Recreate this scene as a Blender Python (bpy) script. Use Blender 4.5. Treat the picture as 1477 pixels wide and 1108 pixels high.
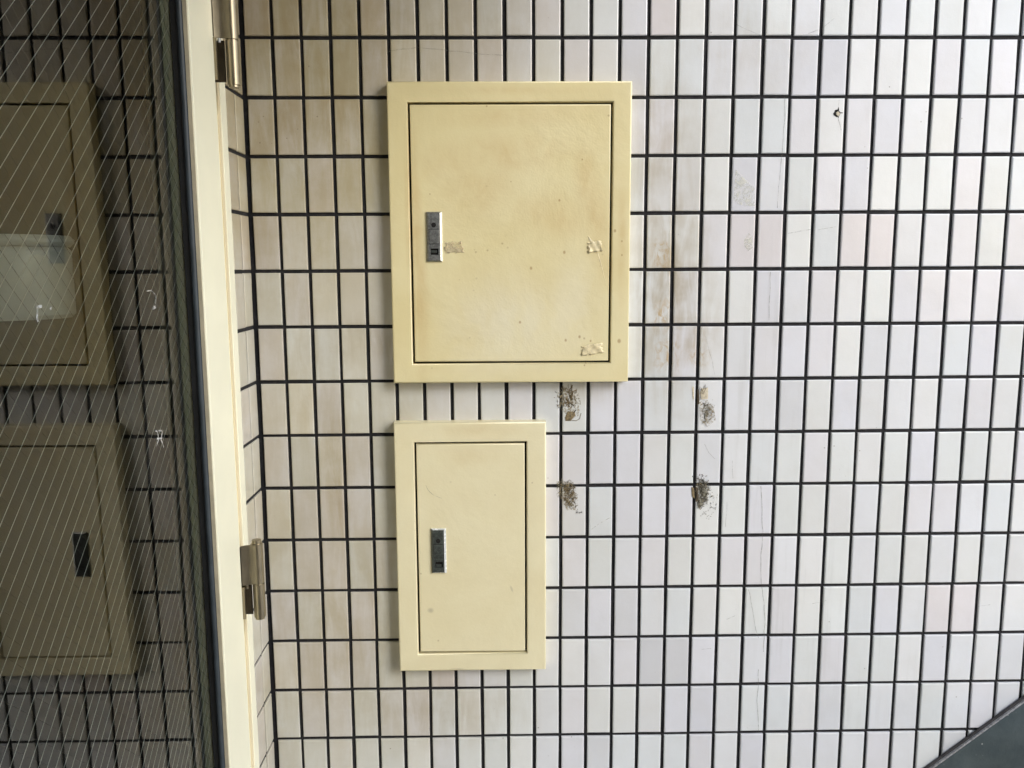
import bpy, math, random
import numpy as np
from mathutils import Matrix, Vector

sc = bpy.context.scene
for o in list(bpy.data.objects):
    bpy.data.objects.remove(o)
col = sc.collection
R = math.radians
random.seed(7)
rng = np.random.default_rng(11)

# ------------------------------------------------------------------ camera
YAW, PIT, ROL = 0.0163, 0.1397, -0.0049
CAM = Vector((0.4355, -1.5096, 1.45))
FPX = 1203.34
fw = Vector((math.sin(YAW)*math.cos(PIT), math.cos(YAW)*math.cos(PIT), -math.sin(PIT)))
r0 = Vector((math.cos(YAW), -math.sin(YAW), 0)); u0 = r0.cross(fw)
rt = math.cos(ROL)*r0 + math.sin(ROL)*u0
up = -math.sin(ROL)*r0 + math.cos(ROL)*u0
cd = bpy.data.cameras.new('camera')
cam = bpy.data.objects.new('camera', cd); col.objects.link(cam)
cd.sensor_width = 36; cd.lens = FPX/1477*36; cd.clip_start = .02; cd.clip_end = 500
cam.matrix_world = Matrix(((rt.x, up.x, -fw.x, CAM.x), (rt.y, up.y, -fw.y, CAM.y), (rt.z, up.z, -fw.z, CAM.z), (0, 0, 0, 1)))
sc.camera = cam

# ------------------------------------------------------------------ light
SUN_DIR = Vector((.66, -.60, .50)).normalized()          # towards the light
w = bpy.data.worlds.new('World'); sc.world = w; w.use_nodes = True
nt = w.node_tree
bgn = nt.nodes['Background']; sky = nt.nodes.new('ShaderNodeTexSky')
sky.sky_type = 'NISHITA'; sky.sun_disc = False
sky.sun_elevation = math.asin(SUN_DIR.z); sky.sun_rotation = math.atan2(SUN_DIR.x, SUN_DIR.y)
sky.dust_density = 1.5; sky.ozone_density = 1.0; sky.air_density = 1.0
nt.links.new(sky.outputs[0], bgn.inputs[0]); bgn.inputs[1].default_value = .15
sd = bpy.data.lights.new('sun', 'SUN'); sd.energy = 1.0; sd.angle = R(24); sd.color = (.93, 1, 1.06)
sun = bpy.data.objects.new('sun', sd); col.objects.link(sun)
sun.rotation_euler = SUN_DIR.to_track_quat('Z', 'Y').to_euler(); sun.location = (4, -3, 4)
sc.view_settings.view_transform = 'Standard'; sc.view_settings.look = 'None'
sc.view_settings.gamma = 1; sc.view_settings.exposure = 0.86
sc.render.engine = 'CYCLES'
sc.cycles.max_bounces = 7; sc.cycles.transparent_max_bounces = 12

# ------------------------------------------------------------------ helpers
def at(px, py, Y=0.0):
    "the point of the wall plane y = Y that stands at a pixel of the 1477 x 1108 photograph"
    d = rt*(px-738.5)/FPX + up*(554-py)/FPX + fw
    return CAM + d*((Y-CAM.y)/d.y)
def at_side(px, py, X=0.0):
    d = rt*(px-738.5)/FPX + up*(554-py)/FPX + fw
    return CAM + d*((X-CAM.x)/d.x)
def tag(o, label=None, cat=None, group=None, kind=None):
    for k, v in (('label', label), ('category', cat), ('group', group), ('kind', kind)):
        if v: o[k] = v
    return o
def empty(name, loc=(0, 0, 0)):
    o = bpy.data.objects.new(name, None); o.location = loc; o.empty_display_size = .1
    col.objects.link(o); return o
class MB:
    def __init__(s): s.v = []; s.f = []; s.m = []
    def add(s, vs, fs, mi=0):
        b = len(s.v); s.v += [tuple(p) for p in vs]
        for f in fs: s.f.append(tuple(b+i for i in f)); s.m.append(mi)
    def box(s, x0, x1, y0, y1, z0, z1, mi=0, bev=0):
        if bev:
            s.rings([(x0, x1, z0, z1, y1), (x0, x1, z0, z1, y0+bev), (x0+bev, x1-bev, z0+bev, z1-bev, y0)], mi, True); return
        s.add([(x0,y0,z0),(x1,y0,z0),(x1,y1,z0),(x0,y1,z0),(x0,y0,z1),(x1,y0,z1),(x1,y1,z1),(x0,y1,z1)],
              [(0,3,2,1),(4,5,6,7),(0,1,5,4),(1,2,6,5),(2,3,7,6),(3,0,4,7)], mi)
    def rings(s, L, mi=0, cap=False, cap0=True):
        "rectangular loops (x0,x1,z0,z1,y) joined one to the next, faces towards -y"
        vs = []
        for x0, x1, z0, z1, y in L: vs += [(x0,y,z0),(x1,y,z0),(x1,y,z1),(x0,y,z1)]
        fs = []
        for k in range(len(L)-1):
            a = 4*k; b = a+4
            for i in range(4):
                j = (i+1) % 4; fs.append((a+i, a+j, b+j, b+i))
        if cap: a = 4*(len(L)-1); fs.append((a, a+1, a+2, a+3))
        if cap and cap0: fs.append((3, 2, 1, 0))
        s.add(vs, fs, mi)
    def tube(s, a, b, r, n=16, mi=0, caps=True, r2=None):
        a = Vector(a); b = Vector(b); d = (b-a).normalized()
        e = Vector((1, 0, 0)) if abs(d.x) < .8 else Vector((0, 1, 0))
        p = d.cross(e).normalized(); q = d.cross(p); r2 = r if r2 is None else r2
        vs = [a+(p*math.cos(t)+q*math.sin(t))*r for t in [2*math.pi*i/n for i in range(n)]]
        vs += [b+(p*math.cos(t)+q*math.sin(t))*r2 for t in [2*math.pi*i/n for i in range(n)]]
        fs = [(i, (i+1) % n, n+(i+1) % n, n+i) for i in range(n)]
        if caps: fs += [tuple(range(n-1, -1, -1)), tuple(range(n, 2*n))]
        s.add(vs, fs, mi)
    def ribbon(s, pts, wd, Y, mi=0, th=.00025):
        "a thin raised strip along wall points (x,z)"
        P = [Vector((x, 0, z)) for x, z in pts]; n = len(P)
        W = wd if hasattr(wd, '__len__') else [wd]*n
        vs = []
        for i in range(n):
            t = (P[min(i+1, n-1)]-P[max(i-1, 0)]).normalized(); nn = Vector((-t.z, 0, t.x))*W[i]/2
            vs += [(P[i].x-nn.x, Y, P[i].z-nn.z), (P[i].x, Y-th, P[i].z), (P[i].x+nn.x, Y, P[i].z+nn.z)]
        fs = []
        for i in range(n-1):
            a = 3*i; fs += [(a, a+1, a+4, a+3), (a+1, a+2, a+5, a+4)]
        s.add(vs, fs, mi)
    def build(s, name, mats, parent=None, smooth=None, bevel=None, wn=False):
        me = bpy.data.meshes.new(name); me.from_pydata(s.v, [], s.f); me.validate()
        for m in (mats if isinstance(mats, (list, tuple)) else [mats]): me.materials.append(m)
        if any(s.m) and len(me.polygons) == len(s.m): me.polygons.foreach_set('material_index', s.m)
        o = bpy.data.objects.new(name, me); col.objects.link(o); o.parent = parent
        if smooth:
            me.polygons.foreach_set('use_smooth', [True]*len(me.polygons))
            me.set_sharp_from_angle(angle=R(smooth))
        if bevel:
            b = o.modifiers.new('bevel', 'BEVEL'); b.width = bevel; b.segments = 2; b.limit_method = 'ANGLE'
        if wn: o.modifiers.new('normals', 'WEIGHTED_NORMAL').keep_sharp = True
        return o

# ------------------------------------------------------------------ materials
class NT:
    def __init__(s, name):
        s.mat = bpy.data.materials.new(name); s.mat.use_nodes = True; s.t = s.mat.node_tree
        s.b = s.t.nodes['Principled BSDF']
    def n(s, kind, **k):
        nd = s.t.nodes.new('ShaderNode'+kind)
        for a, v in k.items():
            if a == 'i':
                for kk, vv in v.items():
                    if isinstance(vv, bpy.types.NodeSocket): s.t.links.new(vv, nd.inputs[kk])
                    else: nd.inputs[kk].default_value = vv
            else: setattr(nd, a, v)
        return nd
    def link(s, a, b): s.t.links.new(a, b)
    def math(s, op, a, b=0.0, c=None, clamp=False):
        i = {0: a, 1: b}
        if c is not None: i[2] = c
        return s.n('Math', operation=op, use_clamp=clamp, i=i).outputs[0]
    def mix(s, fac, a, b, mode='MIX'):
        nd = s.n('Mix', data_type='RGBA', blend_type=mode); nd.clamp_factor = True
        for k, v in (('Factor', fac),): 
            if isinstance(v, bpy.types.NodeSocket): s.link(v, nd.inputs[0])
            else: nd.inputs[0].default_value = v
        for idx, v in ((6, a), (7, b)):
            if isinstance(v, bpy.types.NodeSocket): s.link(v, nd.inputs[idx])
            else: nd.inputs[idx].default_value = (*v, 1) if len(v) == 3 else v
        return nd.outputs[2]
    def noise(s, vec, scale, detail=4, rough=.6, dist=0.0):
        nd = s.n('TexNoise', i={'Scale': scale, 'Detail': detail, 'Roughness': rough, 'Distortion': dist})
        s.link(vec, nd.inputs['Vector']); return nd.outputs['Fac']
    def ramp(s, v, lo, hi, a=0.0, b=1.0):
        return s.n('MapRange', interpolation_type='SMOOTHSTEP', i={0: v, 1: lo, 2: hi, 3: a, 4: b}).outputs[0]
    def pos(s):
        g = s.n('NewGeometry').outputs['Position']
        x = s.n('SeparateXYZ', i={0: g})
        return g, s.n('CombineXYZ', i={0: x.outputs[0], 1: x.outputs[2]}).outputs[0]
    def stretch(s, v, sx, sy, sz=1):
        return s.n('Mapping', i={0: v, 'Scale': (sx, sy, sz)}).outputs[0]
    def blob(s, v, x, z, rx, rz, ang=0, soft=1.0):
        m = s.n('Mapping', vector_type='TEXTURE', i={0: v, 'Location': (x, z, 0), 'Rotation': (0, 0, R(ang)), 'Scale': (rx, rz, 1)})
        l = s.n('VectorMath', operation='LENGTH', i={0: m.outputs[0]}).outputs['Value']
        return s.ramp(l, 1.0, 1.0-soft)
    def bump(s, h, dist, strength=1.0, normal=None):
        b = s.n('Bump', i={'Strength': strength, 'Distance': dist}); s.link(h, b.inputs['Height'])
        if normal: s.link(normal, b.inputs['Normal'])
        return b.outputs[0]
    def out(s, **k):
        for a, v in k.items():
            a = a.replace('_', ' ')
            if isinstance(v, bpy.types.NodeSocket): s.link(v, s.b.inputs[a])
            elif hasattr(v, '__len__') and len(v) == 3: s.b.inputs[a].default_value = (*v, 1)
            else: s.b.inputs[a].default_value = v
        return s.mat
def plain(name, c, rough=.5, metal=0, nscale=60, var=.12, bumpd=0):
    t = NT(name); g, v = t.pos()
    n = t.noise(g, nscale, 5)
    cc = t.mix(t.ramp(n, .3, .7), tuple(x*(1-var) for x in c), tuple(min(1, x*(1+var)) for x in c))
    k = dict(Base_Color=cc, Roughness=t.ramp(n, .25, .75, rough*.85, min(1, rough*1.15)), Metallic=metal)
    if bumpd: k['Normal'] = t.bump(t.noise(g, nscale*4, 3), bumpd)
    return t.out(**k)

BROWN = (.32, .245, .12)
def tile_material(name, src, face='wall'):
    t = NT(name); g, v = t.pos()
    if src == 'object': base = t.n('ObjectInfo').outputs['Color']
    else:
        a = t.n('VertexColor'); a.layer_name = 'tint'; base = a.outputs['Color']
    n1 = t.noise(g, 9, 5, .65); n2 = t.noise(g, 22, 3, .5); n3 = t.noise(t.stretch(v, 40, 7), 1.0, 5, .65, .6)
    n4 = t.noise(g, 420, 2, .5)
    c = t.mix(t.ramp(n1, .35, .75), (1.0, 1.0, 1.0), (.95, .945, .93))
    c = t.mix(1.0, base, c, 'MULTIPLY')
    c = t.mix(t.ramp(n2, .25, .85, 0, .09), c, (.50, .46, .40))
    if face == 'wall':
        # yellow-brown dirt film towards the doorway; its tone also paints in missing shade
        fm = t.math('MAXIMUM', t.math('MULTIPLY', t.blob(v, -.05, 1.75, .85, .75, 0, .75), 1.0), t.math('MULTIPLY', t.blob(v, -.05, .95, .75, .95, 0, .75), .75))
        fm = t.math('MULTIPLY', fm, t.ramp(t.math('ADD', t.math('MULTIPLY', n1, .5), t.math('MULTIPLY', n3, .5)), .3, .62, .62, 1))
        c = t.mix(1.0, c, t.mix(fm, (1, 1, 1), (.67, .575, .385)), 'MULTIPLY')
        # brown deposits with shapes of their own
        S = [(.745, 1.42, .095, .28, 0, .95), (.735, 1.36, .06, .14, 10, 1.0), (.79, 1.33, .06, .12, -8, .85), (.73, 1.62, .09, .24, 0, .6),
             (.22, 1.325, .12, .055, 0, .65), (.135, 1.06, .035, .20, 2, .7), (.09, 1.28, .035, .20, 0, .45), (.30, .60, .22, .09, 0, .55),
             (.12, 1.72, .20, .13, 25, .55), (.05, 1.86, .30, .16, 0, .55), (.42, 1.86, .16, .08, 0, .35), (.215, 1.65, .07, .10, -30, .3),
             (.14, .75, .16, .16, 0, .45), (.22, .86, .10, .12, 0, .35), (.86, 1.83, .16, .12, 0, .3), (.60, 1.235, .12, .045, 0, .5), (.255, 1.02, .03, .30, 0, .5)]
        tot = None
        for x, z, rx, rz, an, k in S:
            b = t.math('MULTIPLY', t.blob(v, x, z, rx*1.25, rz*1.25, an), k)
            tot = b if tot is None else t.math('MAXIMUM', tot, b)
        m = t.math('MULTIPLY', tot, t.ramp(t.math('ADD', t.math('MULTIPLY', n3, .6), t.math('MULTIPLY', n2, .4)), .34, .66, .12, 1))
        c = t.mix(t.math('MULTIPLY', m, .72), c, BROWN)
        # orange rust specks beside the big cabinet
        n5 = t.noise(t.stretch(v, 60, 34), 1.0, 5, .7, 1.2)
        rs = None
        for x, z, rx, rz in ((.735, 1.36, .035, .05), (.745, 1.29, .045, .05), (.80, 1.29, .03, .04), (.73, 1.47, .03, .05)):
            b = t.blob(v, x, z, rx, rz); rs = b if rs is None else t.math('MAXIMUM', rs, b)
        c = t.mix(t.math('MULTIPLY', t.math('MULTIPLY', rs, t.ramp(n5, .46, .66)), .75), c, (.44, .28, .09))
        # faint grey drips on the right-hand tiles
        n6 = t.noise(t.stretch(v, 55, 3.2), 1.0, 4, .6)
        dr = t.math('MAXIMUM', t.blob(v, 1.02, .80, .16, .26), t.math('MAXIMUM', t.blob(v, .92, 1.30, .10, .55), t.blob(v, 1.13, .68, .14, .2)))
        c = t.mix(t.math('MULTIPLY', t.math('MULTIPLY', dr, t.ramp(n6, .50, .72)), .35), c, (.40, .40, .38))
    # rare dark specks
    sp = t.n('TexVoronoi', i={'Scale': 48.0, 'Randomness': 1.0}); t.link(g, sp.inputs['Vector'])
    spk = t.math('MULTIPLY', t.ramp(sp.outputs['Distance'], .085, .03), t.ramp(t.noise(g, 5, 2), .55, .66))
    c = t.mix(t.math('MULTIPLY', spk, .6), c, (.14, .11, .08))
    nb = t.bump(n1, .0022, .5); nb = t.bump(n4, .00012, .8, nb)
    return t.out(Base_Color=c, Roughness=t.ramp(n2, .2, .8, .20, .26), Specular_IOR_Level=.5, Normal=nb)
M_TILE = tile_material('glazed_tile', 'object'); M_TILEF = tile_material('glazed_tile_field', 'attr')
M_STILE = tile_material('side_tile', 'object', 'side'); M_STILEF = tile_material('side_tile_field', 'attr', 'side')

t = NT('dark_grout'); g, v = t.pos()
n = t.noise(g, 90, 5)
M_GROUT = t.out(Base_Color=t.mix(t.ramp(n, .45, .75), (.007, .0068, .009), (.022, .021, .025)), Roughness=.85, Normal=t.bump(t.noise(g, 500, 3), .0006))

def cream(name, c1, c2, blobs, dots, marks=(), pale=()):
    t = NT(name); g, v = t.pos()
    n1 = t.noise(g, 5.5, 5, .6, .4); n2 = t.noise(g, 13, 4, .55); n3 = t.noise(g, 330, 2, .5); n4 = t.noise(t.stretch(v, 26, 14), 1, 4, .6, .8)
    c = t.mix(t.ramp(n1, .35, .68), c1, c2)
    for x, z, rx, rz, an, k in pale:
        c = t.mix(t.math('MULTIPLY', t.math('MULTIPLY', t.blob(v, x, z, rx, rz, an), k), t.ramp(n4, .3, .6, .5, 1)), c, (.78, .735, .56))
    tot = None
    for x, z, rx, rz, an, k in blobs:
        b = t.math('MULTIPLY', t.blob(v, x, z, rx, rz, an), k); tot = b if tot is None else t.math('MAXIMUM', tot, b)
    if tot: c = t.mix(t.math('MULTIPLY', tot, t.ramp(n4, .3, .7, .35, 1)), c, (.58, .42, .19))
    c = t.mix(t.ramp(n2, .25, .85, 0, .10), c, (.52, .38, .18))
    if dots:
        d = None
        for x, z, r in dots:
            b = t.blob(v, x, z, r, r*1.25, 0, .7); d = b if d is None else t.math('MAXIMUM', d, b)
        c = t.mix(t.math('MULTIPLY', d, .62), c, (.33, .19, .07))
    vo = t.n('TexVoronoi', i={'Scale': 42.0}); t.link(g, vo.inputs['Vector'])
    spk = t.math('MULTIPLY', t.ramp(vo.outputs['Distance'], .11, .04), t.ramp(t.noise(g, 7, 2), .53, .62))
    c = t.mix(t.math('MULTIPLY', spk, .45), c, (.30, .20, .09))
    if marks:
        d = None
        for x, z, rx, rz, an, k in marks:
            b = t.math('MULTIPLY', t.blob(v, x, z, rx, rz, an, .8), k); d = b if d is None else t.math('MAXIMUM', d, b)
        c = t.mix(t.math('MULTIPLY', d, t.ramp(n2, .38, .6, .3, 1)), c, (.25, .22, .16))
    nb = t.bump(n1, .006, .45); nb = t.bump(n3, .00022, .8, nb)
    return t.out(Base_Color=c, Roughness=t.ramp(n2, .2, .8, .28, .36), Normal=nb)
def W(px, py, Y=-.024): p = at(px, py, Y); return p.x, p.z
rd = random.Random(3)
dots_big = [(*W(x, y), r*.001) for x, y, r in [(814, 364, 3.4), (766, 387, 3.4), (750, 465, 3), (836, 486, 3.2), (816, 491, 3), (852, 492, 2.4), (737, 262, 1.4), (620, 280, 1.6), (887, 333, 3.2), (897, 348, 2), (897, 368, 2), (845, 523, 2), (843, 527, 2), (807, 289, 2.6), (840, 230, 2), (893, 492, 4.5), (702, 153, 2)]]
M_CREAM_BIG = cream('aged_cream_paint', (.72, .63, .355), (.77, .695, .43),
    [(*W(715, 225), .20, .055, 8, .55), (*W(690, 265), .10, .09, 35, .5), (*W(607, 440), .022, .16, 0, .75), (*W(600, 330), .016, .22, 0, .6), (*W(800, 310), .11, .05, -12, .5),
     (*W(735, 170), .18, .03, 0, .35), (*W(855, 300), .035, .18, 12, .6), (*W(590, 300), .012, .2, 0, .6), (*W(897, 350), .012, .16, 0, .5), (*W(735, 130), .2, .012, 0, .3)], dots_big, (), [(*W(730, 470), .17, .13, 0, .8), (*W(830, 440), .07, .14, 0, .6)])
M_CREAM_SMALL = cream('cream_paint', (.75, .68, .45), (.785, .725, .50), [(*W(690, 620), .12, .02, 0, .25), (*W(680, 660), .08, .03, 0, .2)], [],
    [(*W(738, 850), .003, .009, 20, .6), (*W(621, 881), .008, .007, 0, .4), (*W(660, 965), .02, .003, 0, .35)])
M_BLACK = plain('black_gap', (.006, .005, .004), .8)
M_LOCKBIG = plain('worn_grey_zinc', (.20, .205, .20), .42, .55, 260, .35, .0001)
M_LOCKSM = plain('dark_zinc', (.075, .085, .078), .36, .4, 260, .35, .0001)
M_LOCKSM2 = plain('lit_rim', (.72, .74, .73), .25, .35, 200, .15)
M_STEEL = plain('satin_stainless', (.36, .31, .22), .34, .9, 40, .07)
M_BRONZE = plain('dark_bronze', (.05, .038, .022), .5, .2, 50, .3)
M_DOORCREAM = plain('door_cream_paint', (.89, .875, .70), .32, 0, 8, .03, .00004)
M_TAN = plain('tan_shade', (.74, .64, .44), .6, 0, 6, .08)
M_GASKET = plain('blue_grey_rubber', (.040, .052, .062), .5, 0, 30, .2)
M_RUBBER = plain('black_rubber', (.008, .009, .010), .6, 0, 30, .2)
M_BEAD = plain('cream_bead', (.50, .45, .33), .45, 0, 25, .15)
t = NT('wired_glass_front')
for nd in list(t.t.nodes):
    if nd.type == 'BSDF_PRINCIPLED': t.t.nodes.remove(nd)
fr = t.n('Fresnel', i={'IOR': 1.52}); gl = t.n('BsdfGlossy', i={'Roughness': .012, 'Color': (1, .965, .90, 1)}); tr = t.n('BsdfTransparent', i={'Color': (.80, .84, .80, 1)})
mx = t.n('MixShader', i={0: t.math('MULTIPLY', fr.outputs[0], 1.0, clamp=True), 1: tr.outputs[0], 2: gl.outputs[0]})
g, v = t.pos()
yz = t.n('Mapping', i={0: g, 'Rotation': (R(20), 0, 0), 'Scale': (1, 26, 5)}).outputs[0]
du = t.math('ADD', t.ramp(t.noise(yz, 1.0, 5, .65), .5, .8, 0, .05), t.ramp(t.noise(g, 300, 3, .7), .66, .78, 0, .12))
df = t.n('BsdfDiffuse', i={'Color': (.55, .54, .50, 1)})
m2 = t.n('MixShader', i={0: du, 1: mx.outputs[0], 2: df.outputs[0]})
t.link(m2.outputs[0], t.t.nodes['Material Output'].inputs[0]); M_GLASS = t.mat
t = NT('glass_back')
for nd in list(t.t.nodes):
    if nd.type == 'BSDF_PRINCIPLED': t.t.nodes.remove(nd)
tr = t.n('BsdfTransparent', i={'Color': (.95, .97, .95, 1)}); t.link(tr.outputs[0], t.t.nodes['Material Output'].inputs[0]); M_GLASSB = t.mat
M_WIRE = plain('lit_wire', (.86, .86, .80), .35, .3, 30, .1); M_WIRED = plain('unlit_wire', (.035, .035, .032), .6, 0, 30, .1)  # same wire twice: glint and dullness painted in by direction
M_TAPE = plain('yellowed_tape', (.69, .60, .38), .45, 0, 120, .2, .0003)
t = NT('clear_old_tape'); g, v = t.pos()
M_TAPE2 = t.out(Base_Color=(.66, .57, .38), Roughness=.25, Alpha=t.ramp(t.noise(g, 120, 4), .3, .7, .15, .7))
M_GLUE = plain('dried_glue', (.19, .145, .078), .7, 0, 300, .5)
M_GLUEG = plain('grey_glue', (.20, .19, .15), .7, 0, 300, .45)
M_GLUED = plain('dark_glue', (.055, .04, .022), .7, 0, 300, .4)
M_PLUG = plain('beige_filler', (.56, .50, .38), .7, 0, 300, .25)
t = NT('glue_film'); g, v = t.pos()
M_FILM = t.out(Base_Color=(.33, .275, .17), Roughness=.6, Alpha=t.ramp(t.noise(g, 240, 5, .75), .44, .66, 0, .8))
t = NT('pencil_mark'); g, v = t.pos()
M_SCUFF = t.out(Base_Color=(.30, .29, .27), Roughness=.8, Alpha=t.ramp(t.noise(g, 110, 3, .7), .30, .66, .05, .4))
t = NT('crack_line'); g, v = t.pos()
M_CRACK = t.out(Base_Color=(.20, .185, .16), Roughness=.8, Alpha=t.ramp(t.noise(g, 70, 3, .7), .30, .66, .10, .6))
t = NT('white_scratch'); g, v = t.pos()
M_WSCR = t.out(Base_Color=(.9, .9, .88), Roughness=.6, Alpha=t.ramp(t.noise(g, 120, 3, .7), .35, .6, .1, .7))
t = NT('painted_steel'); g, v = t.pos()
n = t.noise(g, 14, 5, .65); n2 = t.noise(g, 120, 4)
vo = t.n('TexVoronoi', i={'Scale': 60.0}); t.link(g, vo.inputs['Vector'])
c = t.mix(t.ramp(n, .35, .7), (.047, .066, .072), (.075, .098, .103))
c = t.mix(t.math('MULTIPLY', t.ramp(vo.outputs['Distance'], .12, .05), t.ramp(t.noise(g, 9, 2), .5, .6)), c, (.35, .36, .35))
M_STAIR = t.out(Base_Color=c, Roughness=t.ramp(n2, .3, .7, .32, .5), Normal=t.bump(n2, .0006))
M_EDGE = plain('pale_steel_edge', (.30, .30, .31), .5, .2, 160, .4)
M_FILL = plain('grey_sealant', (.07, .065, .065), .8, 0, 90, .3)
M_TREAD = plain('grey_tread', (.62, .62, .60), .6, 0, 80, .15)
M_CONC = plain('concrete', (.45, .44, .42), .8, 0, 3, .15)
M_SLAB = plain('wall_core', (.30, .29, .28), .9, 0, 8, .1)
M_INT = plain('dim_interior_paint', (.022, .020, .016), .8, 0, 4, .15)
M_BLOCKER = plain('blocker_paint', (.12, .105, .085), .8, 0, 5, .08)
CANX, OPX = .95, 1.8
OPY = -2.0
M_WHITE = plain('white_enamel', (.50, .51, .51), .35, 0, 12, .04)

# ------------------------------------------------------------------ ground and rooms
PX, PZ, Z0 = .05, .0996, 1.9417
b = MB(); b.add([(-40, -40, 0), (40, -40, 0), (40, 40, 0), (-40, 40, 0)], [(0, 1, 2, 3)])
tag(b.build('ground', M_CONC), kind='structure')
SW = -.003                                         # face of the side wall's tiles
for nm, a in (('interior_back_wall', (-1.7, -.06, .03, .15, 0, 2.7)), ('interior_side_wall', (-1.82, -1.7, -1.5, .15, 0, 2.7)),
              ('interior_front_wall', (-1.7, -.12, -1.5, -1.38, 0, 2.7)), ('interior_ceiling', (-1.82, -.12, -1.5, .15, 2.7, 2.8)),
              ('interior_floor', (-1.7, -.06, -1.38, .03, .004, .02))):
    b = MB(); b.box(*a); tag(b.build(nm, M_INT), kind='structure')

b = MB(); b.box(-.125, CANX, OPY, .22, 2.36, 2.6); tag(b.build('blocker_ceiling', M_BLOCKER), kind='structure')  # unseen ceiling, added and sized to dim the upper left tiles
b = MB(); b.box(-.125, OPX, OPY-.12, OPY, 0, 2.6); tag(b.build('blocker_wall', M_BLOCKER), kind='structure')  # unseen dark wall behind the camera, added to deepen the light fade

# ------------------------------------------------------------------ tile walls
TW, TH = .0437, .0933
def tile_rings(w, h):
    w /= 2; h /= 2
    return [(-w, w, -h, h, .008), (-w, w, -h, h, .0013), (-w+.0006, w-.0006, -h+.0006, h-.0006, .0005), (-w+.0020, w-.0020, -h+.0020, h-.0020, 0)]
def tint(c, r, dirt=0.0):
    q = random.Random(c*131+r*7919)
    base = q.choice([(.695, .71, .735), (.71, .72, .73), (.68, .695, .73), (.695, .695, .73), (.68, .71, .735), (.715, .73, .73), (.675, .685, .735), (.695, .72, .725)])
    pinks = {(17, 4), (18, 4), (21, 4), (22, 4), (25, 11), (26, 11), (14, 0), (6, 12)}
    if (c, r) in pinks: base = (.70, .675, .695)
    if (c, r) in {(13, 11), (14, 12), (15, 12), (8, 8)}: base = (.61, .62, .65)
    k = q.uniform(.95, 1.04)
    return tuple(min(.9, x*k) for x in base) + (1.0,)
BIG = (.2483, .6680, 1.2445, 1.7634); BIGO = (.2832, .6356, 1.2790, 1.7290)
SML = (.2460, .5208, .6980, 1.1725); SMLO = (.2820, .4855, .7318, 1.1362)
YF = -.024                                         # face of the cabinet frames
KF = (1.5096+YF)/(1.5096-.030)
def onto(B): return tuple(c+(q-c)*KF for q, c in zip(B, (CAM.x, CAM.x, CAM.z, CAM.z)))
BIG, BIGO, SML, SMLO = map(onto, (BIG, BIGO, SML, SMLO))
def covered(x0, x1, z0, z1, B): return max(0, min(x1, B[1])-max(x0, B[0]))*max(0, min(z1, B[3])-max(z0, B[2]))
def project(p):
    d = Vector(p)-CAM; z = d.dot(fw); return 738.5+FPX*d.dot(rt)/z, 554-FPX*d.dot(up)/z
wall = empty('tiled_wall', (1.5, 0, 0))
tag(wall, 'pale tiled wall with dark grout lines behind the two cream cabinets', 'wall')
WINV = Matrix.Translation((-1.5, 0, 0))
def adopt(o, parent=wall, off=Vector((1.5, 0, 0))):
    o.parent = parent; o.matrix_parent_inverse = Matrix.Translation(-off); return o
b = MB(); b.box(-.06, 3.25, .0042, .22, 0, 2.8)
adopt(b.build('grout_bed', M_GROUT))
b = MB(); b.rings(tile_rings(TW, TH), 0, True)
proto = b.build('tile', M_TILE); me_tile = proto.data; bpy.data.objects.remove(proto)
cand = []
for c in range(0, 65):
    for r in range(-9, 20):
        x, z = (c+.5)*PX, Z0-(r+.5)*PZ
        if z-TH/2 < 0: continue
        x0, x1, z0, z1 = x-TW/2, x+TW/2, z-TH/2, z+TH/2
        A = TW*TH; cov = covered(x0, x1, z0, z1, BIG)+covered(x0, x1, z0, z1, SML)
        if cov > .985*A: continue
        P = [project((xx, 0, zz)) for xx, zz in ((x0, z0), (x1, z0), (x1, z1), (x0, z1))]
        xs = [min(1477, max(0, p[0])) for p in P]; ys = [min(1108, max(0, p[1])) for p in P]
        if c == 0 : pass
        vis = (max(xs)-min(xs))*(max(ys)-min(ys))*(1-cov/A)
        cand.append((vis, c, r, x, z))
cand.sort(reverse=True)
tq = random.Random(5)
fv = []; ff = []; fc = []
for k, (vis, c, r, x, z) in enumerate(cand):
    jx, jz, jy = tq.gauss(0, .00028), tq.gauss(0, .0003), tq.gauss(0, .00022)
    ax, az, ar = tq.gauss(0, .007), tq.gauss(0, .007), tq.gauss(0, .003)
    rotm = (Matrix.Rotation(ar, 4, 'Y') @ Matrix.Rotation(ax, 4, 'X') @ Matrix.Rotation(az, 4, 'Z'))
    mw = Matrix.Translation((x+jx, jy, z+jz)) @ rotm
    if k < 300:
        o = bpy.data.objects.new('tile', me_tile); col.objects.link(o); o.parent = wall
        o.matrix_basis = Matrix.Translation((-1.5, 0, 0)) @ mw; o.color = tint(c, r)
    else:
        bq = len(fv); fv += [tuple(mw @ q.co) for q in me_tile.vertices]
        for p in me_tile.polygons: ff.append(tuple(bq+i for i in p.vertices)); fc.append(tint(c, r))
def field(name, mat, fv, ff, fc):
    me = bpy.data.meshes.new(name); me.from_pydata(fv, [], ff)
    at_ = me.color_attributes.new('tint', 'FLOAT_COLOR', 'CORNER')
    arr = np.repeat(np.array(fc, dtype=np.float32), [len(f) for f in ff], axis=0)
    at_.data.foreach_set('color', arr.ravel()); me.materials.append(mat)
    o = bpy.data.objects.new(name, me); col.objects.link(o); tag(o, kind='stuff'); return o
adopt(field('tile_field', M_TILEF, fv, ff, fc))

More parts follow.
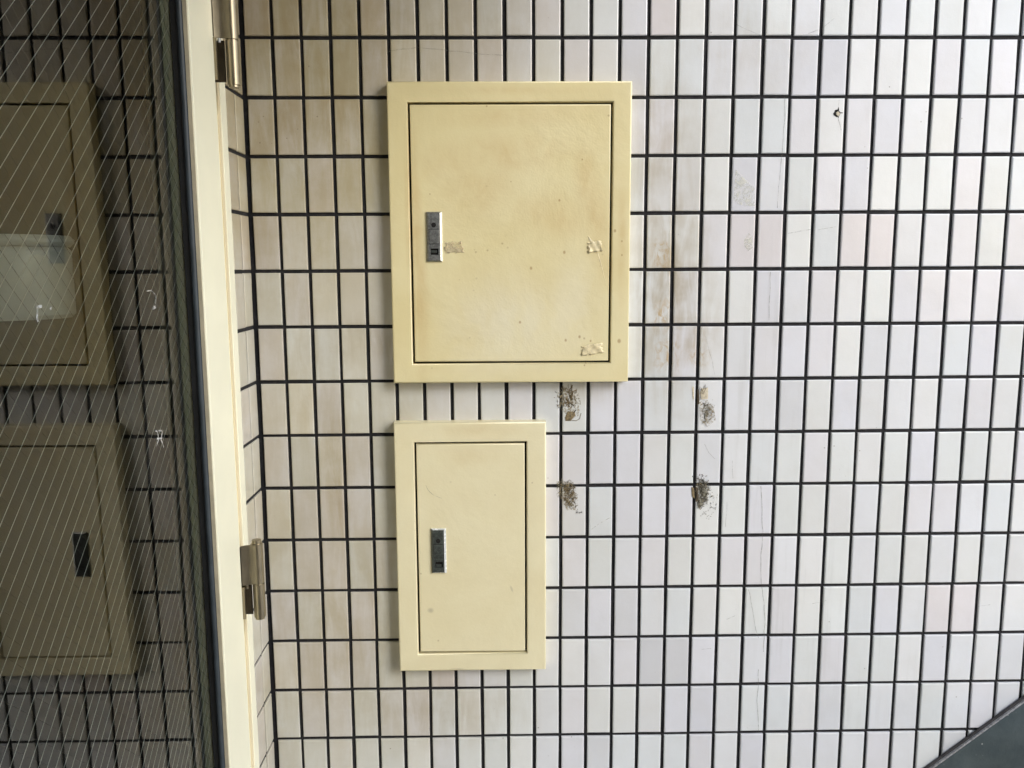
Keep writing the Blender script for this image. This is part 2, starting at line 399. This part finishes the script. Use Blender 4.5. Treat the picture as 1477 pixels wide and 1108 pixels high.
# side wall with the doorway
side = empty('side_wall', (0, -.06, 0))
tag(side, 'narrow strip of pale tiled return wall between the corner and the glazed door', 'wall')
offs = Vector((0, -.06, 0))
b = MB()
for a in ((-.12, SW-.003, -.135, .0028, 0, 2.8), (-.12, SW-.003, -1.13, -.135, 2.2, 2.8), (-.12, SW-.003, -2.3, -1.13, 0, 2.8)): b.box(*a)
adopt(b.build('grout_bed', M_GROUT), side, offs)
fv = []; ff = []; fc = []
RZ = Matrix.Rotation(R(90), 4, 'Z')                # -y face turned to +x
for c in range(0, 46):
    for r in range(-9, 20):
        s, z = .0005+(c+.5)*PX, Z0-(r+.5)*PZ
        if z-TH/2 < 0: continue
        if s > .15-.02 and s < 1.15 and z < 2.2: continue
        mw = Matrix.Translation((SW+tq.gauss(0, .0002), -s, z+tq.gauss(0, .0003))) @ RZ @ Matrix.Rotation(tq.gauss(0, .004), 4, 'X') @ Matrix.Rotation(tq.gauss(0, .004), 4, 'Z')
        tn = tint(c+200, r)
        if c < 2 and -1 <= r <= 15:
            o = bpy.data.objects.new('tile', me_tile.copy() if False else me_tile); col.objects.link(o); o.parent = side
            o.matrix_basis = Matrix.Translation(-offs) @ mw; o.color = tn
        else:
            bq = len(fv); fv += [tuple(mw @ q.co) for q in me_tile.vertices]
            for p in me_tile.polygons: ff.append(tuple(bq+i for i in p.vertices)); fc.append(tn)
adopt(field('tile_field', M_STILEF, fv, ff, fc), side, offs)

# ------------------------------------------------------------------ door frame and glazed door
JX = .005
fr_ = empty('door_frame', (0, -.15, 0)); offf = Vector((0, -.15, 0))
tag(fr_, 'thin cream painted metal door frame against the side tiles', 'door frame')
b = MB(); b.box(-.11, JX, -.150, -.1245, 0, 2.2); adopt(b.build('jamb', M_DOORCREAM, bevel=.0012), fr_, offf)
b = MB(); b.box(-.03, JX-.0035, -.216, -.150, 0, 2.2); adopt(b.build('rebate', M_DOORCREAM), fr_, offf)
b = MB(); b.box(-.02, JX-.0015, -.160, -.1502, 0, 2.2); adopt(b.build('groove_shade', M_TAN), fr_, offf)  # tan strip standing in for the shaded groove along the jamb
b = MB(); b.box(-.11, JX, -1.13, -1.09, 0, 2.2); adopt(b.build('jamb', M_DOORCREAM, bevel=.0012), fr_, offf)
b = MB(); b.box(-.11, JX, -1.0895, -.1505, 2.14, 2.2); adopt(b.build('head', M_DOORCREAM), fr_, offf)

DX, GX = .020, -.005                              # faces of the stile and of the glass
S0, S1, S2, S3 = .2173, .3150, .985, 1.085         # stile, glass, stile
door = empty('glazed_door', (0, -.65, .01)); offd = Vector((0, -.65, .01))
tag(door, 'cream metal door with wired glass that mirrors the two cabinets', 'door')
b = MB(); b.box(-.02, DX, -S1, -S0, .01, 2.13); adopt(b.build('stile', M_DOORCREAM, bevel=.0025), door, offd)
b = MB(); b.box(-.02, DX, -S3, -S2, .01, 2.13); adopt(b.build('stile', M_DOORCREAM, bevel=.0025), door, offd)
b = MB(); b.box(-.02, DX, -S2+.0002, -S1-.0002, .01, .27); adopt(b.build('rail', M_DOORCREAM, bevel=.0025), door, offd)
b = MB(); b.box(-.02, DX, -S2+.0002, -S1-.0002, 2.0, 2.13); adopt(b.build('rail', M_DOORCREAM, bevel=.0025), door, offd)
b = MB(); b.box(.0125, DX-.0022, -S1-.0022, -S1+.001, .27, 2.0); adopt(b.build('glazing_bead', M_BEAD), door, offd)
b = MB(); b.tube((.0078, -S1-.0012, .27), (.0078, -S1-.0012, 2.0), .0043, 14)
adopt(b.build('gasket', M_GASKET, smooth=40), door, offd)
b = MB(); b.box(GX+.0004, .0124, -S1-.0015, -S1+.001, .27, 2.0); adopt(b.build('seal', M_RUBBER), door, offd)
b = MB(); x0, x1, y0, y1, z0, z1 = GX-.0068, GX, -S2-.005, -S1+.006, .265, 2.005
b.add([(x1,y0,z0),(x1,y1,z0),(x1,y1,z1),(x1,y0,z1)], [(0,1,2,3)], 0)
b.add([(x0,y0,z0),(x0,y1,z0),(x0,y1,z1),(x0,y0,z1)], [(3,2,1,0)], 1)
glass = adopt(b.build('glass_pane', [M_GLASS, M_GLASSB]), door, offd)
# wire mesh set in the glass
b = MB(); pit = .0242; Xw = GX-.0022
sa, sb, za, zb = S1-.004, S2+.003, .268, 2.002
def wires(sgn, Xw, slope):
    n0 = int((zb-za+(sb-sa)*slope)/(pit*slope))+2
    for k in range(-n0, n0):
        c0 = za + k*pit*slope + .004
        pts = []
        for s in (sa, sb):
            z = c0 + sgn*slope*(s-sa); pts.append((s, z))
        (sA, zA), (sB, zB) = pts
        if max(zA, zB) < za or min(zA, zB) > zb: continue
        def clip(s, z, s2, z2):
            if z < za: s += (za-z)/(z2-z)*(s2-s); z = za
            if z > zb: s += (zb-z)/(z2-z)*(s2-s); z = zb
            return s, z
        p = clip(sA, zA, sB, zB); q = clip(sB, zB, sA, zA)
        b.tube((Xw, -p[0], p[1]), (Xw, -q[0], q[1]), (.00030 if sgn < 0 else .00022), 5, caps=False)
wires(-1, Xw, .93)
wm = b.build('wire_mesh', M_WIRE); wm.parent = glass; tag(wm, kind='stuff')
b = MB(); wires(1, Xw-.0007, .93)
wm = b.build('wire_mesh', M_WIRED); wm.parent = glass; tag(wm, kind='stuff')
def gmark(pts, wd, name='glue_mark'):
    b = MB()
    for pl, wdd in zip(pts, wd):
        P = [at_side(x, y, GX) for x, y in pl]
        b2 = MB(); b2.ribbon([(-p.y, p.z) for p in P], wdd, 0, 0, .0003)
        b.add([(GX+.0002-v[1], -v[0], v[2]) for v in b2.v], b2.f)
    o = b.build(name, M_WSCR); o.parent = glass
gmark([[(211, 420), (218, 419), (223, 424), (225, 431), (224, 440), (221, 445)], [(219, 446), (225, 442)]], [.0012, .004])
gmark([[(51, 443), (60, 442)], [(53, 444), (54, 453), (53, 459), (55, 464)], [(72, 443), (74, 446)]], [.003, .003, .003])
gmark([[(224, 622), (235, 621)], [(226, 621), (229, 633), (225, 645)], [(234, 622), (232, 634), (236, 645)], [(226, 633), (234, 632)]], [.002, .002, .002, .002])

def hinge(za, zm, zb, first):
    "flag hinge between za (top) and zb, split at zm"
    h = empty('hinge', (0, 0, 0)); h.parent = door; h.matrix_parent_inverse = Matrix.Translation(-offd)
    ax, ay, rr = .0405, -.196, .0095
    u_ = MB(); u_.tube((ax, ay, zm+.0006), (ax, ay, za), rr, 24)
    o = u_.build('barrel', M_STEEL, h, smooth=40)
    m = MB(); ys = ay-rr
    # plate wrapped from the barrel back to the stile edge
    prof = [(ax, ys), (ax-.009, ys-.0003), (ax-.014, ys-.0018), (DX-.001, ys-.0055), (DX-.001, -S0-.001)]
    vs = [(x, y, z) for z in (zm+.0006, za) for x, y in prof] + [(x, y+.003, z) for z in (zm+.0006, za) for x, y in prof]
    n = len(prof); fs = []
    for i in range(n-1):
        fs += [(i, i+1, n+i+1, n+i), (2*n+i, 3*n+i, 3*n+i+1, 2*n+i+1), (i, 2*n+i, 2*n+i+1, i+1), (n+i, n+i+1, 3*n+i+1, 3*n+i)]
    m.add(vs, fs); m.build('leaf', M_STEEL, h, smooth=50)
    l_ = MB(); l_.tube((ax, ay+.0004, zb), (ax, ay+.0004, zm-.0012), rr, 24); l_.build('barrel', M_STEEL, h, smooth=40)
    p_ = MB(); p_.tube((ax, ay, zb-.004), (ax, ay, za+.006), rr*.80, 20); p_.build('pin', M_STEEL, h, smooth=40)
    k_ = MB(); k_.box(.004, ax-.011, -S0-.0005+.020, -S0+.022, zb+.004, zm-.001); k_.build('leaf', M_BRONZE, h)
    k_ = MB(); k_.box(DX-.002, DX+.0035, -S0-.001, -S0+.003, zb+.004, zm-.001); k_.build('edge_plate', M_STEEL, h)
    s_ = MB(); s_.tube((ax-.0155, ys-.001, zm-.006), (ax-.0155, ys-.001, zm), .0022, 12); s_.build('set_screw', M_WHITE if first else M_STEEL, h, smooth=40)
zt = at(331, 57, -.2).z; zt2 = at(333, 122, -.2).z
hinge(zt+.058, zt, zt2, True)
zt = at(364, 842, -.2).z
hinge(at(364, 785, -.2).z, zt, at(370, 890, -.2).z, False)

# white fixture inside
FY = -.36
pa = at(88, 335, FY); pb = at(84, 466, FY)
wx = empty('wall_fixture', (pa.x-.2, FY+.1, pb.z)); offw = Vector(wx.location)
tag(wx, 'white rounded fixture seen dimly behind the wired glass', 'fixture')
def drum(z0, z1, rx, ry, name):
    b = MB(); n = 28; L = []
    for z, k in ((z0, .96), (z0+.006, 1), (z1-.006, 1), (z1, .96)):
        L.append([(pa.x-.205+rx*k*math.cos(a), FY+.12+ry*k*math.sin(a), z) for a in [2*math.pi*i/n for i in range(n)]])
    b.add([p for l in L for p in l], [(r*n+i, r*n+(i+1) % n, (r+1)*n+(i+1) % n, (r+1)*n+i) for r in range(3) for i in range(n)]+[tuple(range(n-1, -1, -1)), tuple(range(3*n, 4*n))])
    adopt(b.build(name, M_WHITE, smooth=40), wx, offw)
drum(pb.z, pa.z-.0165, .150, .10, 'case'); drum(pa.z-.016, pa.z, .155, .105, 'lid')
b = MB(); b.box(pa.x-.30, pa.x-.20, FY+.20, .029, pb.z+.03, pb.z+.09); adopt(b.build('bracket', M_INT), wx, offw)

# ------------------------------------------------------------------ cabinets

def inset(B, d): return (B[0]+d, B[1]-d, B[2]+d, B[3]-d)
def cabinet(name, label, B, O, mat, lock, lockmats, small):
    root = empty(name, ((B[0]+B[1])/2, 0, B[2])); off = Vector(root.location)
    tag(root, label, 'cabinet', 'electrical cabinets on the tiled wall')
    b = MB()
    b.rings([(*B, .002), (*B, YF+.0034), (*inset(B, .0009), YF+.0010), (*inset(B, .0032), YF), (*inset(O, -.0026), YF), (*inset(O, -.0008), YF+.0008), (*O, YF+.0026), (*O, -.008)], 0)
    adopt(b.build('frame', mat, smooth=75, wn=True), root, off)
    b = MB(); b.rings([(*inset(B, .004), -.0085), (*inset(O, .05), -.0086)], 0, True, False); adopt(b.build('backing', M_BLACK), root, off)
    P = inset(O, .0036)
    b = MB(); b.rings([(*P, -.010), (*P, YF+.0036), (*inset(P, .0006), YF+.0022), (*inset(P, .0024), YF+.0014)], 0, True)
    d = adopt(b.build('door_panel', mat, smooth=75, wn=True), root, off)
    x0, x1, z0, z1 = lock; Y = YF+.0014
    w_, h_ = x1-x0, z1-z0
    rec = (x0+w_*.24, x1-w_*.24, z0+h_*.135, z0+h_*.265)
    face = (x0+.0030, x1-.0036, z0+.0022, z1-.0022); yf = Y-.0050
    b = MB()
    b.rings([(*lock, Y+.001), (*lock, Y-.0022), (*face, yf)], 0)
    for k_, m_ in enumerate((1, 1, 1, 0) if small else (0, 1, 0, 0)): b.m[k_] = b.m[4+k_] = m_  # sides turned to the light get the bright colour, a painted highlight
    b.rings([(*face, yf), (*rec, yf), (*rec, yf+.0042)], 0)
    lk = adopt(b.build('lock_handle', lockmats, bevel=None), root, off)
    b = MB(); b.rings([(*inset(rec, -.0002), yf+.0041), (*inset(rec, .003), yf+.0042)], 0, True, False); o = b.build('finger_recess', M_BLACK); o.parent = lk
    def sub(n, bb, m, sm=None):
        o = bb.build(n, m, smooth=sm); o.parent = lk
    b = MB(); b.box(rec[0]+.001, rec[1]-.003, yf+.0012, yf+.004, rec[2]+(.0035 if not small else .0005), rec[3]-(.003 if not small else .006), 0, .0006); sub('pull_lever', b, M_LOCKSM)
    bx = (face[0]+.0018, face[1]-.0018, z0+h_*.36, z0+h_*.645)
    b = MB(); b.box(bx[0], bx[1], yf-.0011, yf+.001, bx[2], bx[3], 0, .0006)
    sub('push_button', b, lockmats[0])
    b = MB(); b.box(bx[0]-.0007, bx[1]+.0007, yf-.0003, yf+.001, bx[2]-.0009, bx[3]+.0009); sub('button_seam', b, M_BLACK)
    # embossed emblem on the button: small raised strokes
    b = MB(); cx_, cz_ = (bx[0]+bx[1])/2, (bx[2]+bx[3])/2
    for dx, dz, ww, hh in ((-.0036, .0055, .0012, .0022), (-.0012, .0025, .0034, .0010), (.0022, .0018, .0014, .0024), (-.0026, -.0002, .0012, .0026), (.0006, -.0012, .0026, .0010), (0, -.0062, .0100, .0012)):
        b.box(cx_+dx-ww/2, cx_+dx+ww/2, yf-.0016, yf-.001, cz_+dz-hh/2, cz_+dz+hh/2)
    sub('emblem', b, lockmats[0])
    kx, kz = (face[0]+face[1])/2-.0004, z0+h_*.735
    b = MB(); b.tube((kx, yf+.002, kz), (kx, yf-.0008, kz), .0042, 20); b.tube((kx, yf, kz), (kx, yf-.0014, kz), .0024, 14)
    sub('keyhole', b, M_BLACK, 40)
    b = MB(); b.box(face[0]+.0018, face[1]-.0018, yf-.0004, yf+.001, z0+h_*.655, z0+h_*.93, 0, .0003); sub('lock_cover', b, lockmats[0])
    return root, d, off
LB = onto((.3120, .3390, 1.4595, 1.5450)); LS = onto((.3100, .3372, .8905, .9755))
big, bigdoor, bo = cabinet('electrical_cabinet', 'large square-shaped cream metal cabinet with stained door and tape scraps, above the narrow one', BIG, BIGO, M_CREAM_BIG, LB, [M_LOCKBIG, M_LOCKSM2], False)
small, smalldoor, so = cabinet('electrical_cabinet', 'small narrow cream metal cabinet with dark lock, below the large one', SML, SMLO, M_CREAM_SMALL, LS, [M_LOCKSM, M_LOCKSM2], True)

def scrap(px, py, wpx, hpx, ang, mat, seed, amp=.0022, name='tape_scrap'):
    q = random.Random(seed); c = at(px, py, YF+.001); k = .00119
    nx, ny = 12, 7; vs = []; fs = []
    for j in range(ny+1):
        for i in range(nx+1):
            a, bb = i/nx-.5, j/ny-.5
            ex = 1+.12*q.uniform(-1, 1)*(abs(a) > .45); ez = 1+.16*q.uniform(-1, 1)*(abs(bb) > .4)
            x = a*wpx*k*ex; z = bb*hpx*k*ez
            edge = max(abs(a), abs(bb))*2
            h = .0004+amp*(.5+.5*math.sin(a*13+bb*4+seed))*q.uniform(.4, 1)*(.4+.6*edge)
            ca, sa_ = math.cos(ang), math.sin(ang)
            vs.append((c.x+ca*x-sa_*z, YF+.0013-h, c.z+sa_*x+ca*z))
    for j in range(ny):
        for i in range(nx):
            a = j*(nx+1)+i
            if (i in (0, nx-1)) and q.random() < .25: continue
            fs.append((a, a+1, a+nx+2, a+nx+1))
    b = MB(); b.add(vs, fs); o = b.build(name, mat, smooth=35)
    so_ = o.modifiers.new('thick', 'SOLIDIFY'); so_.thickness = .0003
    o.parent = bigdoor
    return o
scrap(655, 357, 28, 16, 0, M_TAPE2, 1, .0016)
scrap(858, 356, 20, 15, .12, M_TAPE, 2, .0026)
scrap(854, 504, 32, 15, .16, M_TAPE, 4, .0024)
def on_big(name, mat, pts, wd, th=.0006):
    b = MB(); b.ribbon([W(x, y, YF+.0014) for x, y in pts], wd, YF+.00135, 0, th); o = b.build(name, mat); o.parent = bigdoor
on_big('tape_edge', M_TAPE, [(862, 365), (866, 378), (869, 390), (872, 402), (874, 412)], [.0024, .0016, .0012, .0008, .0003], .0003)
on_big('tape_edge', M_TAPE, [(848, 340), (851, 346), (854, 351)], [.001, .004, .008], .0006)
b = MB(); b.ribbon([W(x, y, YF+.0014) for x, y in [(614, 700), (618, 708), (625, 714), (637, 719)]], [.0004, .0008, .0008, .0003], YF+.00135, 0, .0001); o = b.build('scuff_mark', M_CRACK); o.parent = smalldoor

# ------------------------------------------------------------------ marks on the wall
def strands(b, pts_area, n, lo, hi, wd, mi, seed, vert=.5, Y=-.0004):
    q = random.Random(seed)
    for _ in range(n):
        x0, y0, x1, y1 = pts_area
        u_, v_ = q.gauss(.5, .22), q.betavariate(1.5, 1.7)
        cx_, cz_ = W(x0+(x1-x0)*min(1.05, max(-.05, u_)), y0+(y1-y0)*v_, 0)
        a = q.gauss(math.pi/2, .5) if q.random() < vert else q.uniform(0, math.pi)
        L = q.uniform(lo, hi); pts = []; kx, kz = cx_, cz_
        for s in range(4):
            pts.append((kx, kz)); kx += math.cos(a)*L/3; kz += math.sin(a)*L/3; a += q.gauss(0, .28)
        ww = wd*q.uniform(.6, 1.4); b.ribbon(pts, [ww*.4, ww, ww, ww*.3], Y, mi, q.uniform(.0003, .0011))
def film(b, poly, mi, Y=-.0007, th=.0003):
    P = [W(x, y, 0) for x, y in poly]; n = len(P); cx_ = sum(p[0] for p in P)/n; cz_ = sum(p[1] for p in P)/n
    vs = [(cx_, Y-th, cz_)]+[(x, Y, z) for x, z in P]; b.add(vs, [(0, 1+i, 1+(i+1) % n) for i in range(n)], mi)
GM = [M_GLUE, M_GLUED, M_FILM, M_PLUG, M_GLUEG]
b = MB()
film(b, [(803, 566), (812, 558), (822, 562), (834, 566), (838, 582), (834, 600), (822, 606), (812, 592), (804, 590)], 2)
strands(b, (811, 560, 832, 592), 90, .003, .011, .0011, 0, 1, .85); strands(b, (801, 562, 808, 590), 14, .002, .005, .0006, 0, 2, .7)
strands(b, (812, 570, 828, 596), 18, .002, .006, .0007, 1, 3, .7)
film(b, [(815, 602), (819, 593), (829, 594), (830, 599), (823, 607), (816, 607)], 0, -.0010, .0014)
b.ribbon([W(x, y, 0) for x, y in [(824, 600), (828, 595), (831, 591)]], .0016, -.001, 1, .001)
b.ribbon([W(x, y, 0) for x, y in [(824, 606), (831, 607), (836, 604), (838, 596)]], .0009, -.0006, 0, .0006)
adopt(tag(b.build('glue_residue', GM), label='brown smear of dried glue just below the large cabinet'))
b = MB()
film(b, [(803, 694), (826, 693), (830, 705), (834, 722), (830, 736), (818, 736), (811, 722), (803, 716)], 2)
strands(b, (810, 699, 832, 734), 130, .003, .009, .0010, 0, 4, .3); strands(b, (810, 700, 831, 734), 45, .002, .006, .0008, 1, 5, .3)
strands(b, (801, 692, 828, 702), 22, .002, .005, .0008, 4, 6, .3); strands(b, (826, 734, 842, 745), 7, .002, .004, .0007, 1, 7, .2)
adopt(tag(b.build('glue_residue', GM), label='curly brown glue patch beside the small cabinet'))
b = MB()
film(b, [(1010, 566), (1012, 560), (1021, 559), (1021, 575), (1011, 576)], 3, -.0012, .0006); film(b, [(998, 557), (1001, 559), (1001, 577), (999, 575)], 3, -.0008, .0003)
film(b, [(1005, 562), (1008, 561), (1009, 576), (1008, 583), (1005, 584)], 1, -.0012, .0012)
film(b, [(1008, 577), (1020, 577), (1030, 588), (1032, 606), (1020, 616), (1010, 606)], 2)
strands(b, (1010, 580, 1027, 614), 110, .0012, .0045, .0008, 4, 8, .5); strands(b, (1010, 580, 1024, 612), 26, .001, .003, .0006, 1, 9, .5); strands(b, (1022, 576, 1034, 606), 14, .001, .003, .0005, 4, 10, .5)
strands(b, (1009, 558, 1022, 577), 8, .006, .012, .0005, 0, 22, .8, -.0016)
adopt(tag(b.build('glue_residue', GM), label='square beige tape remnant over speckled grey residue'))
b = MB()
film(b, [(1004, 697), (1014, 693), (1020, 700), (1024, 703), (1022, 716), (1017, 726), (1010, 736), (1005, 728), (1003, 710)], 2, -.0010, .0004); film(b, [(1009, 700), (1015, 697), (1018, 706), (1021, 712), (1015, 717), (1010, 712)], 4, -.0012, .0012); film(b, [(1007, 717), (1014, 719), (1013, 728), (1009, 733), (1006, 726)], 4, -.0012, .001)
film(b, [(997, 702), (1001, 704), (1002, 719), (998, 716)], 0, -.0008, .0004); film(b, [(1003, 702), (1007, 704), (1007, 722), (1003, 724)], 1, -.0016, .0016)
strands(b, (1005, 692, 1023, 735), 110, .003, .009, .0011, 4, 11, .4, -.0014); strands(b, (1004, 690, 1022, 734), 70, .002, .006, .0009, 1, 12, .4, -.0018)
strands(b, (1000, 685, 1022, 694), 14, .002, .004, .0010, 1, 13, .3); strands(b, (1020, 708, 1036, 746), 22, .001, .0035, .0009, 4, 14, .3); strands(b, (1010, 734, 1026, 750), 12, .001, .003, .0009, 1, 15, .3)
adopt(tag(b.build('glue_residue', GM), label='thick grey-green glue lump over a tile joint'))
# chipped screw hole
b = MB(); q = random.Random(9)
def disc(b, px, py, rx, ry, mi, Y, n=14, jit=.2):
    b.add([(lambda p: (p[0], Y, p[1]))(W(px+rx*(1+q.uniform(-jit, jit))*math.cos(2*math.pi*i/n), py+ry*(1+q.uniform(-jit, jit))*math.sin(2*math.pi*i/n), 0)) for i in range(n)], [tuple(range(n))], mi)
disc(b, 1207, 164, 5.0, 5.2, 0, -.0008); disc(b, 1208.4, 164.2, 3.0, 3.0, 1, -.0014, 12, .25)
b.ribbon([W(x, y, 0) for x, y in [(1208, 161), (1209, 158), (1209.5, 155)]], [.0045, .0026, .0006], -.0009, 0); b.ribbon([W(x, y, 0) for x, y in [(1210, 163), (1213, 163), (1215.5, 163)]], [.0012, .0016, .001], -.0009, 0)
b.ribbon([W(x, y, 0) for x, y in [(1208.5, 168), (1209, 171)]], [.002, .0006], -.0009, 0)
adopt(b.build('drill_hole', [M_BLACK, M_PLUG]))
def mark(name, mat, pl, wd):
    b = MB()
    for k, L in enumerate(pl):
        q = random.Random(k+len(L)); pts = []
        for (xa, ya), (xb, yb) in zip(L[:-1], L[1:]):
            n = max(1, int(math.hypot(xb-xa, yb-ya)/9))
            for i in range(n): pts.append((xa+(xb-xa)*i/n+q.gauss(0, .5), ya+(yb-ya)*i/n+q.gauss(0, .4)))
        pts.append(L[-1]); b.ribbon([W(x, y, 0) for x, y in pts], wd, -.0008, 0, .0001)
    adopt(b.build(name, mat))
mark('hairline_crack', M_CRACK, [[(1210, 144), (1210, 150), (1209, 156)], [(1209, 172), (1212, 182), (1213, 188)]], .0011)
mark('hairline_crack', M_CRACK, [[(1132, 140), (1131, 180), (1126, 240), (1121, 300)], [(1111, 392), (1110, 420), (1109, 462)]], .0009)
mark('hairline_crack', M_CRACK, [[(1097, 700), (1099, 735), (1100, 765), (1098, 800), (1097, 830), (1101, 860), (1103, 900), (1101, 940)], [(1094, 965), (1092, 1010), (1094, 1055)], [(1080, 850), (1088, 900), (1094, 920)]], .0010)
mark('scuff_mark', M_SCUFF, [[(1135, 337), (1170, 331)], [(1180, 331), (1206, 327)]], .0012)
mark('scuff_mark', M_SCUFF, [[(1062, 35), (1080, 44), (1096, 51)], [(1165, 49), (1185, 41), (1203, 27)]], .0010)
mark('scuff_mark', M_SCUFF, [[(1018, 485), (1024, 510), (1031, 541)], [(1016, 640), (1022, 652), (1031, 662)], [(1056, 664), (1057, 690)], [(1049, 725), (1046, 760)]], .0009)
mark('scuff_mark', M_SCUFF, [[(560, 75), (600, 69), (640, 72), (690, 78), (725, 80)]], .0012)
mark('scuff_mark', M_SCUFF, [[(1170, 871), (1192, 866)], [(1410, 874), (1428, 872)], [(1048, 893), (1060, 888)], [(1012, 937), (1026, 935)]], .0010)
mark('scratch', M_WSCR, [[(853, 763), (866, 754), (879, 747)]], .0011)
b = MB(); film(b, [(1061, 245), (1070, 254), (1088, 271), (1089, 297), (1074, 297), (1058, 292)], 0, -.0007, .0001); film(b, [(1074, 344), (1080, 336), (1085, 342), (1085, 358), (1079, 362), (1073, 354)], 0, -.0007, .0001)
t = NT('pale_yellow_smear'); g, v = t.pos()
M_SMEAR = t.out(Base_Color=(.70, .70, .62), Roughness=.6, Alpha=t.ramp(t.noise(g, 90, 5, .7), .36, .66, 0, .65))
adopt(b.build('old_paint_smear', M_SMEAR))

# ------------------------------------------------------------------ stair at the lower right
st = empty('steel_stair', (.7, -.05, 0)); ofs = Vector((.7, -.05, 0))
tag(st, 'dark grey-green painted steel stair rising to the right along the tiles', 'stair')
A = at(1343, 1108, -.012); B_ = at(1480, 1009, -.012); dv = (B_-A).normalized(); nv = Vector((-dv.z, 0, dv.x))
def bar(name, mat, off0, off1, y0, y1, t0=-.72, t1=.62):
    b = MB(); vs = []
    for y in (y0, y1):
        for tt, of in ((t0, off0), (t1, off0), (t1, off1), (t0, off1)):
            p = A+dv*tt+nv*of; vs.append((p.x, y, max(.004, p.z)))
    b.add(vs, [(0, 1, 2, 3), (7, 6, 5, 4), (0, 4, 5, 1), (1, 5, 6, 2), (2, 6, 7, 3), (3, 7, 4, 0)])
    return adopt(b.build(name, mat, bevel=.001), st, ofs)
bar('stringer', M_STAIR, -.20, -.004, -.0122, -.004)
bar('stringer_edge', M_EDGE, -.0038, .0, -.0126, -.0075)  # paler strip along the top edge of the stringer
bar('wall_gap_filler', M_FILL, -.03, .0014, -.0074, -.0012)
bar('stringer', M_STAIR, -.20, -.004, -1.06, -1.05)
for k in range(9):
    z = .17*(k+1); p = A+dv*((z-A.z)/dv.z); x = p.x+.13
    if z > .95: break
    b = MB(); b.box(x, x+.25, -1.0495, -.0125, z-.085, z-.055); adopt(b.build('tread', M_TREAD, bevel=.002), st, ofs)
